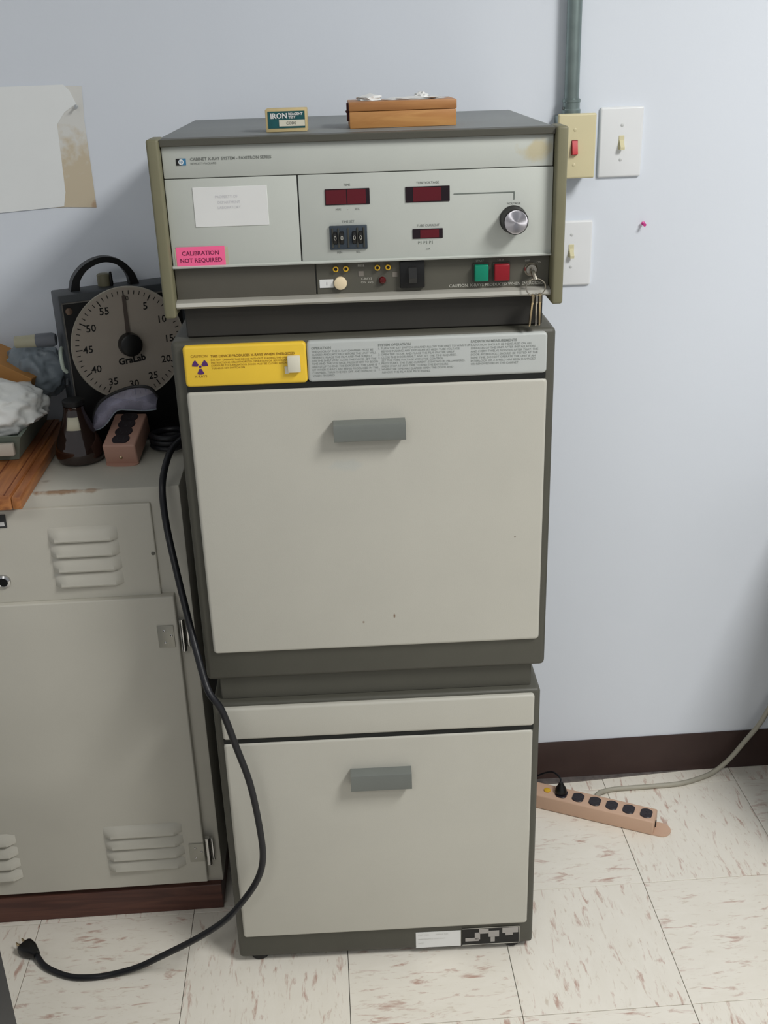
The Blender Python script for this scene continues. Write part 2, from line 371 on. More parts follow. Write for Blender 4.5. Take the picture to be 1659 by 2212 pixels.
p2 = '1. TURN THE KEY SWITCH ON AND ALLOW THE UNIT TO WARM UP\n    BEFORE MAKING ANY EXPOSURE AT HIGH TUBE VOLTAGE.\n2. OPEN THE DOOR AND PLACE THE FILM ON THE SHELF.\n3. CLOSE THE DOOR FIRMLY AND SET THE TIME REQUIRED.\n    SET THE TUBE VOLTAGE WITH THE CONTROL.\n4. PRESS START. THE TUBE CURRENT IS SHOWN IN MILLIAMPERES.\n    PRESS STOP AT ANY TIME TO END THE EXPOSURE.\n5. WHEN THE TIME HAS ELAPSED OPEN THE DOOR AND\n    REMOVE THE FILM FOR PROCESSING.'
p3 = 'RADIATION SHOULD BE MEASURED ON ALL\nSURFACES OF THE UNIT AFTER INSTALLATION\nAND EVERY TWELVE MONTHS AFTER THAT. THE\nDOOR INTERLOCKS SHOULD BE TESTED AT THE\nSAME TIME. DO NOT OPERATE THE UNIT IF AN\nINTERLOCK OR A SHIELD HAS BEEN DAMAGED\nOR REMOVED FROM THE CABINET.'
lettering([('OPERATION', .0052, 'LEFT', -.0765, yy, 1.1835, 0, .0001), (p1, .0043, 'LEFT', -.0765, yy, 1.1785),
  ('SYSTEM OPERATION', .0052, 'LEFT', .0205, yy, 1.1845, 0, .0001), (p2, .0043, 'LEFT', .0205, yy, 1.1797),
  ('RADIATION MEASUREMENTS', .0052, 'LEFT', .1560, yy, 1.1845, 0, .0001), (p3, .0045, 'LEFT', .1560, yy, 1.1793)], mat('print_soft', (140, 145, 142), .6), inst, (0, 0, -Z0))

# control unit
Z0 = 1.2006
cu = unit('xray_control_unit', Z0, 'light grey x-ray control unit with red displays, on top of the machine stack', 'control unit')
P(MB().box(-.272, .276, .0275, .45, 1.2480, 1.4775, .003, 2), 'body', mat('case_top_gray', (122, 126, 126), .45, var=.03), cu, Z0)
P(MB().box(-.258, .265, .026, .44, 1.2008, 1.2482, .002, 1), 'plinth', M_pl, cu, Z0)
P(MB().box(-.2660, .2725, .004, .034, 1.4685, 1.4778, .001, 1), 'top_rail', M_gray, cu, Z0)
for x0, x1 in ((-.2825, -.2660), (.2725, .2885)):
    P(MB().box(x0, x1, -.004, .050, 1.2365, 1.4790, .0035, 3), 'side_bezel', M_olive, cu, Z0)
P(MB().box(-.2650, .2710, .011, .020, 1.4265, 1.4690, .0015, 2), 'header_panel', M_face_s, cu, Z0)
P(MB().box(-.2650, -.0838, .011, .020, 1.3055, 1.4255, .0012, 2), 'left_face_panel', M_face, cu, Z0)
fp = P(MB().box(-.0822, .2720, .011, .020, 1.3055, 1.4255, .0012, 2), 'control_face_panel', M_face, cu, Z0)
P(MB().box(-.2650, .2715, .013, .0285, 1.3060, 1.4690), 'groove_backing', M_graydk, cu, Z0)
P(MB().box(-.0838, -.0822, .0118, .0125, 1.3080, 1.4250), 'divider_groove', M_gap, cu, Z0)
P(MB().box(-.2655, -.0655, .020, .026, 1.2560, 1.3060, .001, 1), 'hinged_flap', mat('flap_gray', (86, 83, 75), .5, var=.04), cu, Z0)
lp = P(MB().box(-.0640, .2720, .0215, .028, 1.2560, 1.3060, .001, 1), 'switch_panel', mat('switch_panel_gray', (88, 86, 77), .5, var=.04), cu, Z0)
tr = MB(); tr.extrude_x([(.030, 1.2485), (.006, 1.2480), (.003, 1.2510), (.005, 1.2560), (.012, 1.2585), (.030, 1.2585)], -.2655, .2720)
P(tr, 'bottom_trim', M_satin, cu, Z0)
tr = MB(); tr.extrude_x([(.022, 1.3040), (.008, 1.3045), (.007, 1.3065), (.012, 1.3085), (.022, 1.3085)], -.2655, .2720)
P(tr, 'ledge_trim', M_face, cu, Z0)
y = .0106
em = P(MB().box(-.2462, -.2395, .0104, .0112, 1.4435, 1.4525), 'emblem', M_blk, cu, Z0)
P(MB().box(-.2395, -.2328, .0104, .0112, 1.4435, 1.4525), 'emblem_blue_half', M_blue, em, Z0)
b = MB(); b.lathe([(.0036, 0), (.0036, .0004)], (-.2395, .0104, 1.4480), (0, -1, 0), 20); P(b, 'emblem_disc', M_white, em, Z0)
lettering([('hp', .0058, 'CENTER', -.2395, .0098, 1.4466)], M_blue, em, (0, 0, -Z0))
lettering([('CABINET X-RAY SYSTEM - FAXITRON SERIES', .0056, 'LEFT', -.2270, y, 1.4492, 0, .0001), ('HEWLETT-PACKARD', .0038, 'LEFT', -.2270, y, 1.4440)], M_ink, cu, (0, 0, -Z0))
lettering([('TIME', .0045, 'CENTER', -.0150, y, 1.4092), ('MIN', .0042, 'CENTER', -.0282, y, 1.3765), ('-', .0042, 'CENTER', -.0150, y, 1.3765), ('SEC', .0042, 'CENTER', -.0018, y, 1.3765),
  ('TIME SET', .0045, 'CENTER', -.0155, y, 1.3596), ('MIN', .0042, 'CENTER', -.0290, y, 1.3172), ('SEC', .0042, 'CENTER', -.0025, y, 1.3172),
  ('TUBE VOLTAGE', .0045, 'CENTER', .0968, y, 1.4085), ('TUBE CURRENT', .0045, 'CENTER', .0968, y, 1.3505), ('mA', .0042, 'CENTER', .0965, y, 1.3180),
  ('VOLTAGE', .0042, 'CENTER', .2177, y, 1.3765)], M_ink, fp, (0, 0, -Z0))
b = MB()
for k, x in enumerate((.0828, .0865, .0905, .0945, .0985, .1025)): b.box(x, x+.0006, y-.0002, y, 1.3265, 1.3305)
for k, x in enumerate((.0838, .0915, .0995)): b.box(x, x+.0014, y-.0002, y, 1.3285, 1.3300)
P(b, 'tick_marks', mat('print_line', (110, 118, 112), .6), fp, Z0)['kind'] = 'stuff'
b = MB(); b.loops([[(.1332, yk, 1.3940), (.1332, yk, 1.3928), (.2173, yk, 1.3928), (.2173, yk, 1.3830), (.2185, yk, 1.3830), (.2185, yk, 1.3940)] for yk in (y, y-.0003)])
P(b, 'connector_line', MATS['print_line'], fp, Z0)
def display(x0, x1, z0, z1, reds):
    d = P(MB().box(x0, x1, .0096, .0125, z0, z1, .0005, 1), 'display', M_dispb, fp, Z0)
    for a, c in reds: P(MB().box(a, c, .0090, .0100, z0+.0012, z1-.0012), 'display_window', M_redd, d, Z0)
    return d
display(-.0461, .0160, 1.3840, 1.4055, ((-.0450, -.0165), (-.0153, .0105)))
display(.0656, .1275, 1.3840, 1.4050, ((.0765, .1155),))
display(.0748, .1175, 1.3340, 1.3475, ((.0855, .1120),))
ts = P(MB().box(-.0421, .0107, .0070, .0125, 1.3230, 1.3560, .001, 2), 'thumbwheel_switch', mat('slate_switch', (54, 64, 74), .4, var=.05), fp, Z0)
for x in (-.0345, -.0250, -.0075, .0015):
    b = MB(); b.lathe([(.010, -.0030), (.0115, -.0022), (.0115, .0022), (.010, .0030)], (x, .0140, 1.3395), (1, 0, 0), 24)
    P(b, 'thumbwheel', M_blk, ts, Z0)
lettering([('0', .0085, 'CENTER', -.0345, .0022, 1.3370), ('0', .0085, 'CENTER', -.0250, .0022, 1.3370), ('0', .0085, 'CENTER', -.0075, .0022, 1.3370), ('0', .0085, 'CENTER', .0015, .0022, 1.3370)], M_inkw, ts, (0, 0, -Z0))
for x in (-.0380, -.0297, -.0160, -.0030, .0060): P(MB().box(x-.0012, x+.0012, .0058, .0072, 1.3260, 1.3530, .0004, 1), 'switch_rib', M_graydk, ts, Z0)
kb = MB(); kb.lathe([(.0195, .0000), (.0192, .004), (.0182, .006), (.0178, .024), (.0168, .0260)], (.2170, .0110, 1.3558), (0, -1, 0), 40)
kn = P(kb, 'voltage_knob', M_blk, fp, Z0)
kc = MB(); kc.lathe([(.0161, .0257), (.0160, .0269), (.0145, .0275)], (.2170, .0110, 1.3558), (0, -1, 0), 40)
m_sp = mat('spun_aluminium', (196, 194, 200), .38, 1, var=.03)
_n = m_sp.node_tree; _p = _n.nodes['Principled BSDF']; _p.inputs['Anisotropic'].default_value = .9
_tg = _n.nodes.new('ShaderNodeTangent'); _tg.direction_type = 'RADIAL'; _tg.axis = 'Y'; _n.links.new(_tg.outputs[0], _p.inputs['Tangent'])
kcap = kc.build('knob_cap', m_sp, kn); kcap.data.transform(Matrix.Translation((-.2170, -.0110, -1.3558))); kcap.location = (.2170, .0110, 1.3558-Z0)
P(MB().box(-.2279, -.1255, .0100, .0112, 1.3605, 1.4140, .0004, 1), 'blank_sticker', M_white, cu, Z0)['label'] = 'white sticker with faded print'
lettering([('PROPERTY OF', .0050, 'CENTER', -.1820, .0097, 1.3990), ('DEPARTMENT', .0050, 'CENTER', -.1790, .0097, 1.3915), ('LABORATORY', .0050, 'CENTER', -.1790, .0097, 1.3845)], mat('print_pale', (206, 206, 210), .6), cu, (0, 0, -Z0), 'sticker_lettering')
b = MB(); b.box(-.2610, -.1860, .0104, .0112, 1.3085, 1.3325); P(b, 'clear_tape', mat('aged_tape', (188, 184, 160), .4), cu, Z0)
pk = P(MB().box(-.2590, -.1905, .0100, .0106, 1.3075, 1.3340, .0002, 1), 'pink_label', M_pink, cu, Z0)
lettering([('CALIBRATION', .0082, 'CENTER', -.2247, .0097, 1.3225, 0, .0001), ('NOT REQUIRED', .0082, 'CENTER', -.2247, .0097, 1.3125, 0, .0001)], mat('print_plum', (120, 24, 70), .6), pk, (0, 0, -Z0))
# switch panel items
for x in (-.0359, -.0213, .0238, .0391):
    b = MB(); b.lathe([(.0020, .0000), (.0036, .0005), (.0042, .0030), (.0040, .0055), (.0024, .0060), (.0022, .0030)], (x, .0215, 1.2942), (0, -1, 0), 20, cap=False)
    j = P(b, 'jack', M_ora, lp, Z0); b = MB(); b.lathe([(.0023, 0), (.0023, .0045)], (x, .0215, 1.2942), (0, -1, 0), 16); P(b, 'jack_hole', M_blk, j, Z0)
b = MB(); b.box(-.0600, -.0400, .0205, .0216, 1.2675, 1.2795, .0003, 1); P(b, 'small_label', M_white, lp, Z0)
lettering([('1', .0070, 'CENTER', -.0495, .0202, 1.2710)], M_inkdk, lp, (0, 0, -Z0), 'label_digit')
b = MB(); b.lathe([(.0092, .0), (.0095, .003), (.0090, .0052), (.0075, .0060)], (-.0300, .0212, 1.2738), (0, -1, 0), 32); P(b, 'cream_cap', M_cream, lp, Z0)
b = MB(); b.lathe([(.0066, 0), (.0068, .0016), (.0054, .0020)], (.0306, .0214, 1.2758), (0, -1, 0), 28); P(b, 'lamp_ring', M_gray, lp, Z0)
b = MB(); b.lathe([(.0052, .0), (.0052, .0030), (.0038, .0050), (.0015, .0058)], (.0306, .0206, 1.2758), (0, -1, 0), 28); P(b, 'indicator_lamp', mat('lamp_dark_red', (84, 16, 18), .2), lp, Z0)
for q_ in ((-.0035, .0040, 1.2820, 1.2895), (.0455, .0525, 1.2795, 1.2865)): P(MB().box(q_[0], q_[1], .0210, .0214, q_[2], q_[3]), 'printed_symbol', mat('print_mid', (130, 124, 116), .6), lp, Z0)
lettering([('FUSE', .0045, 'CENTER', .0005, .0211, 1.2958), ('X-RAYS\nON  kVp', .0048, 'LEFT', -.0005, .0211, 1.2768), ('START', .0040, 'CENTER', .1715, .0211, 1.2965), ('STOP', .0040, 'CENTER', .2015, .0211, 1.2968),
  ('OFF', .0040, 'CENTER', .2400, .0211, 1.2945), ('ON', .0040, 'CENTER', .2570, .0211, 1.2918), ('CAUTION: X-RAYS PRODUCED WHEN ENERGIZED', .0060, 'LEFT', .1269, .0211, 1.2615, 0, .0001)], M_inkw, lp, (0, 0, -Z0))
sw = P(MB().box(.0559, .0913, .0140, .0220, 1.2640, 1.3020, .0012, 2), 'power_breaker', M_blk, lp, Z0)
b = MB(); b.extrude_x([(.0145, 1.2710), (.0105, 1.2715), (.0070, 1.2790), (.0110, 1.2935), (.0145, 1.2945)], .0680, .0795); P(b, 'rocker', mat('rocker_charcoal', (40, 40, 40), .3), sw, Z0)
for nm, x0, x1, m in (('green_button', .1620, .1835, M_green), ('red_button', .1905, .2140, M_red)):
    h = P(MB().box(x0-.0012, x1+.0012, .0185, .0220, 1.2682, 1.2952, .0008, 1), 'button_housing', M_graydk, lp, Z0)
    P(MB().box(x0+.0010, x1-.0005, .0100, .0200, 1.2700, 1.2935, .0016, 3), nm, m, h, Z0)
b = MB(); b.lathe([(.0098, 0), (.0098, .002), (.0078, .0040), (.0074, .0075), (.0030, .0080)], (.2455, .0213, 1.2835), (0, -1, 0), 32); P(b, 'key_switch', M_steel, lp, Z0)

# key ring in the switch
def mloc(a, b, z):
    c, s = math.cos(MYAW), math.sin(MYAW); return (MX+c*a-s*b, MY+s*a+c*b, z)
kr = empty('key_ring', mloc(.2455, .006, 1.205), MYAW, 'steel ring of thin keys hanging from the key switch of the control unit', 'keys')
def K(mb, name, m): return mb.build(name, m, kr, (-.2455, -.006, -1.205))
b = MB(); b.box(.2447, .2463, .0040, .0150, 1.2790, 1.2880, .0003, 1)
b.tube([(.2455, .004, 1.2835), (.2462, -.001, 1.2790), (.2490, -.004, 1.2725)], .0030, 8, rs=[.0030, .0034, .0030]); K(b, 'inserted_key', M_steel)
b = MB(); rc = Vector((.2492, -.0035, 1.2620)); N_ = 40
b2 = [rc+Vector((.0140*math.cos(2*PI*k/N_), -.0015*math.sin(4*PI*k/N_), .0125*math.sin(2*PI*k/N_))) for k in range(N_+1)]
b.tube(b2, .00085, 8, caps=False); K(b, 'ring', M_steel)
for k, (dx, lean, yy2) in enumerate(((-.0045, -.0042, -.0070), (.0005, .0002, -.0055), (.0058, .0004, -.0040))):
    b = MB(); x = .2492+dx; zt = 1.2530
    Ls = []
    for z, wd, th in ((zt, .0012, .0035), (zt-.002, .0017, .0055), (zt-.011, .0017, .0060), (zt-.015, .0012, .0035), (zt-.044, .0011, .0030), (1.2068, .0008, .0012)):
        t = (zt-z)/(zt-1.2068); xx = x+lean*t
        Ls.append([(xx-wd, yy2-th, z), (xx+wd, yy2-th, z), (xx+wd, yy2+th, z), (xx-wd, yy2+th, z)])
    b.loops(Ls); K(b, 'key', M_brass if k != 1 else M_steel)

# things on top of the control unit
ct = empty('carton', mloc(-.0960, .098, 1.4777), MYAW-.02, 'small tan carton with a teal printed label, left of the wooden box', 'box')
MB().box(-.0290, .0290, -.018, .020, 0, .0305, .0012, 2).build('box_body', M_boxc, ct)
MB().box(-.0255, .0265, -.0186, -.0178, .0050, .0275).build('label_field', M_teal, ct)
MB().box(-.0100, .0262, -.0190, -.0184, .0075, .0160).build('label_window', M_boxp, ct)
lettering([('IRON', .0098, 'LEFT', -.0220, -.0193, .0182, 0, .0003), ('REAGENT', .0046, 'LEFT', .0035, -.0193, .0222, 0, .0002), ('TEST', .0046, 'LEFT', .0035, -.0193, .0178, 0, .0002)], M_white, ct)
lettering([('CODE', .0050, 'LEFT', .0000, -.0193, .0100)], M_inkdk, ct, name='small_print')
wb = empty('wooden_box', mloc(.0690, .140, 1.4777), MYAW+.02, 'shallow orange-brown wooden case with white wadding on its lid', 'box')
MB().box(-.0765, .0765, -.042, .042, 0, .0225, .0012, 2).build('case_body', M_boxw, wb)
MB().box(-.0770, .0770, -.0425, .0425, .0230, .0355, .0012, 2).build('lid', M_boxl, wb)
b = MB(); b.box(-.0800, -.0765, -.028, -.018, .010, .034, .0006, 1); b.lathe([(.0018, 0), (.0018, .014)], (-.0797, -.030, .0225), (0, 1, 0), 12)
b.build('hinge', mat('dark_brass', (70, 36, 40), .5, .5), wb)
b = MB()
def lump(mb, c, r, amp=.25, fr=3.0, sub=4, seed=0, cut=None, ridged=False):
    t = bmesh.new(); bmesh.ops.create_icosphere(t, subdivisions=sub, radius=1)
    for v in t.verts:
        p = v.co.copy(); n1 = noise.noise(p*fr+Vector((seed, 0, 0))); n2 = noise.noise(p*fr*2.3+Vector((0, seed, 0)))
        if ridged: n1 = .5-2.0*abs(n1); n2 = .5-2*abs(n2)
        d = 1+amp*(n1+.5*n2)
        q = Vector((c[0]+p.x*r[0]*d, c[1]+p.y*r[1]*d, c[2]+p.z*r[2]*d))
        if cut is not None and q.z < cut: q.z = cut
        v.co = q
    mb.merge(t)
lump(b, (-.046, .0, .0375), (.018, .020, .0055), .5, 2.5, 3, 2, .0358); lump(b, (.020, .0, .0362), (.040, .022, .0030), .5, 2.5, 3, 5, .0358)
lump(b, (.030, .002, .0385), (.010, .014, .0060), .5, 2.5, 3, 9, .0358)
b.build('cotton_wadding', M_white, wb)['label'] = 'white cotton wadding lying on the lid'

# ------------------------------------------------------------------ things on the wall
def bolt(mb, c, r=.003, h=.0012, ax=(0, -1, 0)): mb.lathe([(r, 0), (r, h*.5), (r*.6, h)], c, ax, 16)
def plate(name, x0, x1, z0, z1, yb, m, label, tx, tz, updown, togm):
    e = empty(name, ((x0+x1)/2, yb, z0), 0, label, 'light switch', None)
    off = (-(x0+x1)/2, -yb, -z0)
    MB().panel(x0, x1, z0, z1, yb, yb-.0065, .004, .004).build('wall_plate', m, e, off)
    MB().box(tx-.0052, tx+.0052, yb-.0075, yb-.006, tz-.012, tz+.012, .0008, 1).build('toggle_slot', togm, e, off)
    b = MB(); s = 1 if updown else -1
    b.extrude_x([(yb-.0065, tz-.0055), (yb-.0180, tz-.0045+s*.0075), (yb-.0185, tz+.0010+s*.0085), (yb-.0065, tz+.0055)], tx-.0038, tx+.0038)
    b.build('toggle', togm, e, off)
    for z in (tz-.030, tz+.030):
        b = MB(); bolt(b, (tx, yb-.0063, z)); b.build('screw', mat('painted_screw', (204, 206, 206), .4), e, off)
    return e
plate('light_switch', .5412, .6217, 1.3500, 1.4725, -.0005, M_wht2, 'white wall plate with one ivory toggle, upper right of the control unit', .5824, 1.4110, False, M_ivtog)
plate('light_switch', .4560, .5375, 1.1530, 1.2747, -.0005, M_wht2, 'white wall plate half hidden behind the control unit, below the ivory one', .4976, 1.2190, False, M_ivtog)
e = empty('light_switch', (.490, -.045, 1.3555), 0, 'ivory wall plate with red rocker on a surface box under the conduit', 'light switch')
off = (-.490, .045, -1.3555)
MB().box(.4585, .5215, -.0440, -.0005, 1.3590, 1.4625, .002, 2).build('surface_box', M_conduit, e, off)
MB().panel(.4555, .5245, 1.3555, 1.4660, -.0440, -.0505, .003, .0035).build('wall_plate', M_ivory, e, off)
MB().box(.4805, .4915, -.0530, -.0500, 1.3960, 1.4215, .0008, 1).build('rocker_frame', mat('dark_red_frame', (120, 14, 26), .4), e, off)
b = MB(); b.extrude_x([(-.0520, 1.3970), (-.0600, 1.3980), (-.0570, 1.4100), (-.0530, 1.4205)], .4812, .4908); b.build('rocker', M_redsw, e, off)
for z in (1.3790, 1.4390):
    b = MB(); bolt(b, (.4862, -.0503, z)); b.build('screw', M_ivory, e, off)
b = MB(); b.tube([(.4845, -.020, 1.4640), (.4810, -.020, 2.7490)], .0130, 20)
cd_ = empty('conduit', (.4845, -.020, 1.4640), 0, 'galvanised conduit pipe rising from the ivory switch box', 'pipe'); off = (-.4845, .020, -1.4640)
b.build('pipe', M_conduit, cd_, off)
b = MB(); b.lathe([(.0165, 0), (.0165, .006), (.0150, .008), (.0150, .018), (.0160, .019), (.0160, .024), (.0130, .025)], (.4845, -.020, 1.4650), (0, 0, 1), 24); b.build('fitting', M_conduit, cd_, off)
b = MB(); bolt(b, (.4700, -.024, 1.4740), .003, .004, (-.6, -.8, 0)); b.build('screw', M_chr, cd_, off)
# push pins
def pin(x, z, label, m, r=1.0):
    e = empty('push_pin', (x, -.0005, z), 0, label, 'push pin')
    d = Vector((.12, -1, -.25)).normalized()
    b = MB(); b.lathe([(.0042*r, .006), (.0042*r, .0072), (.0024*r, .0084), (.0022*r, .0125), (.0036*r, .0142), (.0034*r, .0155)], (0, 0, 0), d, 18); b.build('pin_head', m, e)
    b = MB(); b.lathe([(.0004, .0), (.0006, .0085)], (0, 0, 0), d, 8); b.build('pin_shaft', M_steel, e)
pin(.6320, 1.2665, 'pink push pin stuck in the bare wall right of the machine', M_pin, .85)
pin(-.3905, 1.5055, 'clear push pin at the corner of the pinned sheet', mat('clear_pin', (176, 180, 184), .3), .7)
# pinned sheets
e = empty('poster', (-.62, -.001, 1.328), 0, 'white sheet pinned to the wall over a yellowed one, above the timer', 'poster'); off = (.62, .001, -1.328)
def sheet(pts, y0, y1, curl=0):
    b = MB(); b.loops([[(x, y0, z) for x, z in pts], [(x, y1, z) for x, z in pts]]); return b
sheet([(-.90, 1.3300), (-.4320, 1.3335), (-.3785, 1.3310), (-.3790, 1.40), (-.3800, 1.48), (-.3768, 1.5365), (-.40, 1.5380), (-.90, 1.536)], -.0010, -.0014).build('yellowed_sheet', M_papery, e, off)
sheet([(-.95, 1.3220), (-.560, 1.3275), (-.4360, 1.3350), (-.4300, 1.36), (-.4280, 1.4750), (-.4120, 1.4950), (-.3900, 1.5080), (-.3990, 1.5300), (-.4080, 1.5400), (-.95, 1.538)], -.0018, -.0024).build('white_sheet', M_paper, e, off)

# ------------------------------------------------------------------ locker bank at the left
FY = -.345; LX1 = -.235; LX0 = -1.10; LT = .914
lk = empty('locker', ((LX0+LX1)/2, FY/2, 0), 0, 'putty-coloured steel locker bank with louvred doors, left of the machine', 'locker'); off = (-(LX0+LX1)/2, -FY/2, 0)
b = MB(); b.box(LX0, LX1, FY+.004, -.008, .0595, LT, .003, 2); b.build('carcass', M_locf, lk, off)
b = MB(); b.box(LX0, LX1-.004, FY-.008, -.010, 0, .0600, .001, 1); bs = b.build('wood_base', M_basewood, lk, off); bs['label'] = 'reddish brown wooden base'
def louvres(par, x0, x1, zs, y, wd=.020, out=.007):
    for z in zs:
        b = MB(); n = 10; Ls = []
        m_ = .008
        for k in range(n+1):
            t = k/n; x = x0+(x1-x0)*t; e_ = min(1, min(x-x0, x1-x)/m_); e_ = math.sin(e_*PI/2)
            xx = x
            d = out*e_+.0002
            Ls.append([(xx, y+.001, z+wd*.5), (xx, y-d*.45, z+wd*.30), (xx, y-d*.85, z-wd*.10), (xx, y-d, z-wd*.38), (xx, y-d*.9, z-wd*.48), (xx, y+.001, z-wd*.5)])
        b.loops(Ls); b.build('louvre', M_loc, par, off)
b = MB(); b.panel(-.95, -.2860, .7120, .8870, FY+.004, FY-.003, .003, .0025); ud = b.build('upper_door', M_loc, lk, off)
louvres(ud, -.4640, -.3470, (.8385, .8105, .7820, .7535), FY-.003, .0265, .0115)
b = MB(); b.lathe([(.0035, 0), (.0030, .0015)], (-.2912, FY-.003, .7930), (0, -1, 0), 14); b.build('rivet', mat('dull_rivet', (110, 108, 102), .5, .5), ud, off)
b = MB(); b.lathe([(.0125, 0), (.0120, .004), (.0085, .0060), (.0080, .0045), (.0030, .0045)], (-.5520, FY-.003, .7550), (0, -1, 0), 24); b.build('lock', M_chr, ud, off)
b = MB(); b.lathe([(.0125, 0), (.0120, .005), (.006, .008)], (-.5600, FY-.003, .8210), (0, -1, 0), 24); b.build('latch_knob', M_chr, ud, off)
tg_ = MB().box(-.60, -.5290, FY-.0048, FY-.003, .8560, .8800, .0004, 1).build('tag', M_inkdk, ud, off); tg_['label'] = 'dark name tag with a white strip'
MB().box(-.60, -.5325, FY-.0054, FY-.0046, .8595, .8670).build('tag_strip', M_white, tg_, off)
b = MB(); b.panel(-1.090, -.2630, .0740, .7130, FY+.004, FY-.014, .003, .003); ld = b.build('lower_door', M_loc, lk, off)
louvres(ld, -.4510, -.3010, (.2140, .1870, .1600, .1330), FY-.014, .0235, .0120)
louvres(ld, -.7700, -.6180, (.2120, .1840, .1560, .1280), FY-.014, .0235, .0120)
for z in (.6350, .1500):
    hx = 0 if z > .4 else .007
    b = MB(); b.box(-.2990+hx, -.2700+hx, FY-.0165, FY-.0140, z-.022, z+.022, .0010, 2)
    hp = b.build('hinge_leaf', mat('hinge_dull', (170, 168, 158), .35, .3), lk, off)
    for dx, dz in ((-.018, .012), (-.018, -.012), (-.006, .002)):
        b = MB(); bolt(b, (-.2730+dx+.004+hx, FY-.0163, z+dz), .0022); b.build('screw', M_chr, hp, off)
    b = MB(); b.tube([(-.2555, FY-.012, z-.032), (-.2555, FY-.012, z+.032)], .0052, 12); b.tube([(-.2475, FY-.006, z-.026), (-.2475, FY-.006, z+.026)], .0030, 10)
    b.build('hinge_knuckle', M_chr, hp, off)

# dial timer on the locker
TH = math.radians(24); TO = (-.436, -.150, LT+.0005)
tm = empty('timer', TO, TH, 'black darkroom timer with a large round minute dial and carrying handle', 'timer')
tm.location = TO
TW, TD, TZ = .224, .060, .2885
b = MB(); b.box(0, TW, 0, TD, 0, TZ, .003, 2); b.build('case', M_tim, tm)
MB().box(.006, TW-.006, -.0015, .002, .010, TZ-.016).build('front_plate', M_timb, tm)
b = MB(); b.box(.0035, .0055, -.003, .001, .010, TZ-.013).box(.0035, TW-.0035, -.003, .001, TZ-.0155, TZ-.0135); b.build('front_trim', mat('timer_trim', (110, 108, 104), .4, .4), tm)
DC = (.1125, 0, .1890)
b = MB(); b.lathe([(.1030, 0), (.1040, .003), (.1030, .0055), (.1000, .0050)], (DC[0], -.001, DC[2]), (0, -1, 0), 72); dr = b.build('dial_rim', M_dialrim, tm)
b = MB(); b.lathe([(.1005, 0), (.1005, .0052)], (DC[0], -.001, DC[2]), (0, -1, 0), 72); dd = b.build('dial', M_dial, tm)
b = MB()
for k in range(60):
    a = PI/2-2*PI*k/60; L_ = .012 if k % 5 == 0 else .007; wd = .0010 if k % 5 == 0 else .0007
    r0, r1 = .0965-L_, .0965; ca, sa = math.cos(a), math.sin(a)
    b.add([(DC[0]+r0*ca-wd*sa, -.0065, DC[2]+r0*sa+wd*ca), (DC[0]+r1*ca-wd*sa, -.0065, DC[2]+r1*sa+wd*ca), (DC[0]+r1*ca+wd*sa, -.0065, DC[2]+r1*sa-wd*ca), (DC[0]+r0*ca+wd*sa, -.0065, DC[2]+r0*sa-wd*ca)], [(0, 1, 2, 3)])
b.build('minute_marks', M_blk, dd, sm=False)
items = []
for k in range(1, 13):
    v = 5*k if k < 12 else 60; a = PI/2-2*PI*k/12; r = .0745
    if k == 12: continue
    items.append((str(v), .0185, 'CENTER', DC[0]+r*math.cos(a), -.0066, DC[2]+r*math.sin(a)-.0065, 0, .0002))
items += [('0', .012, 'CENTER', DC[0]+.006, -.0066, DC[2]+.078), ('GraLab', .0170, 'CENTER', DC[0]+.002, -.0066, DC[2]-.0350, .06, .0006)]
lettering(items, M_blk, dd)
b = MB(); b.add([(DC[0]-.0042, -.0085, DC[2]), (DC[0]+.0042, -.0085, DC[2]), (DC[0]+.0030, -.0085, DC[2]+.088), (DC[0]-.0030, -.0085, DC[2]+.088)], [(0, 1, 2, 3)])
b.add([(DC[0]-.0042, -.0075, DC[2]), (DC[0]+.0042, -.0075, DC[2]), (DC[0]+.0030, -.0075, DC[2]+.088), (DC[0]-.0030, -.0075, DC[2]+.088)], [(3, 2, 1, 0)])
b.build('hand', mat('hand_brown', (84, 74, 68), .5), dd)
b = MB(); b.lathe([(.0210, 0), (.0215, .004), (.0200, .016), (.0170, .018)], (DC[0], -.007, DC[2]), (0, -1, 0), 32); b.build('hub_knob', M_blk, dd)
b = MB(); b.lathe([(.0065, 0), (.0060, .003), (.003, .004)], (.0150, -.0015, .2600), (0, -1, 0), 18); b.build('corner_screw', mat('dull_brass', (110, 92, 80), .4, .5), tm)
hpts = catmull([(.036, .034, TZ-.002), (.042, .034, TZ+.020), (.062, .034, TZ+.040), (.092, .034, TZ+.049), (.120, .034, TZ+.041), (.138, .034, TZ+.020), (.144, .034, TZ-.002)], 6)
b = MB(); Ls = []
for i, p in enumerate(hpts):
    a = hpts[max(0, i-1)]; c = hpts[min(len(hpts)-1, i+1)]; t = (c-a).normalized(); n = Vector((-t.z, 0, t.x)); hh = .0048+.0035*(abs(2*i/(len(hpts)-1)-1))**2
    Ls.append([p+n*hh+Vector((0, -.010, 0)), p+n*hh+Vector((0, .010, 0)), p-n*hh+Vector((0, .010, 0)), p-n*hh+Vector((0, -.010, 0))])
b.loops(Ls); b.build('carrying_handle', M_blk, tm)
b = MB(); b.lathe([(.012, 0), (.012, .020), (.010, .022)], (.094, .046, TZ-.001), (0, 0, 1), 24); b.build('cream_button', mat('dull_cream', (122, 118, 96), .5), tm)
b = MB(); b.lathe([(.002, 0), (.0035, .004), (.0022, .026)], (.104, .034, TZ-.001), (0, 0, 1), 12); b.build('peg', M_blk, tm)
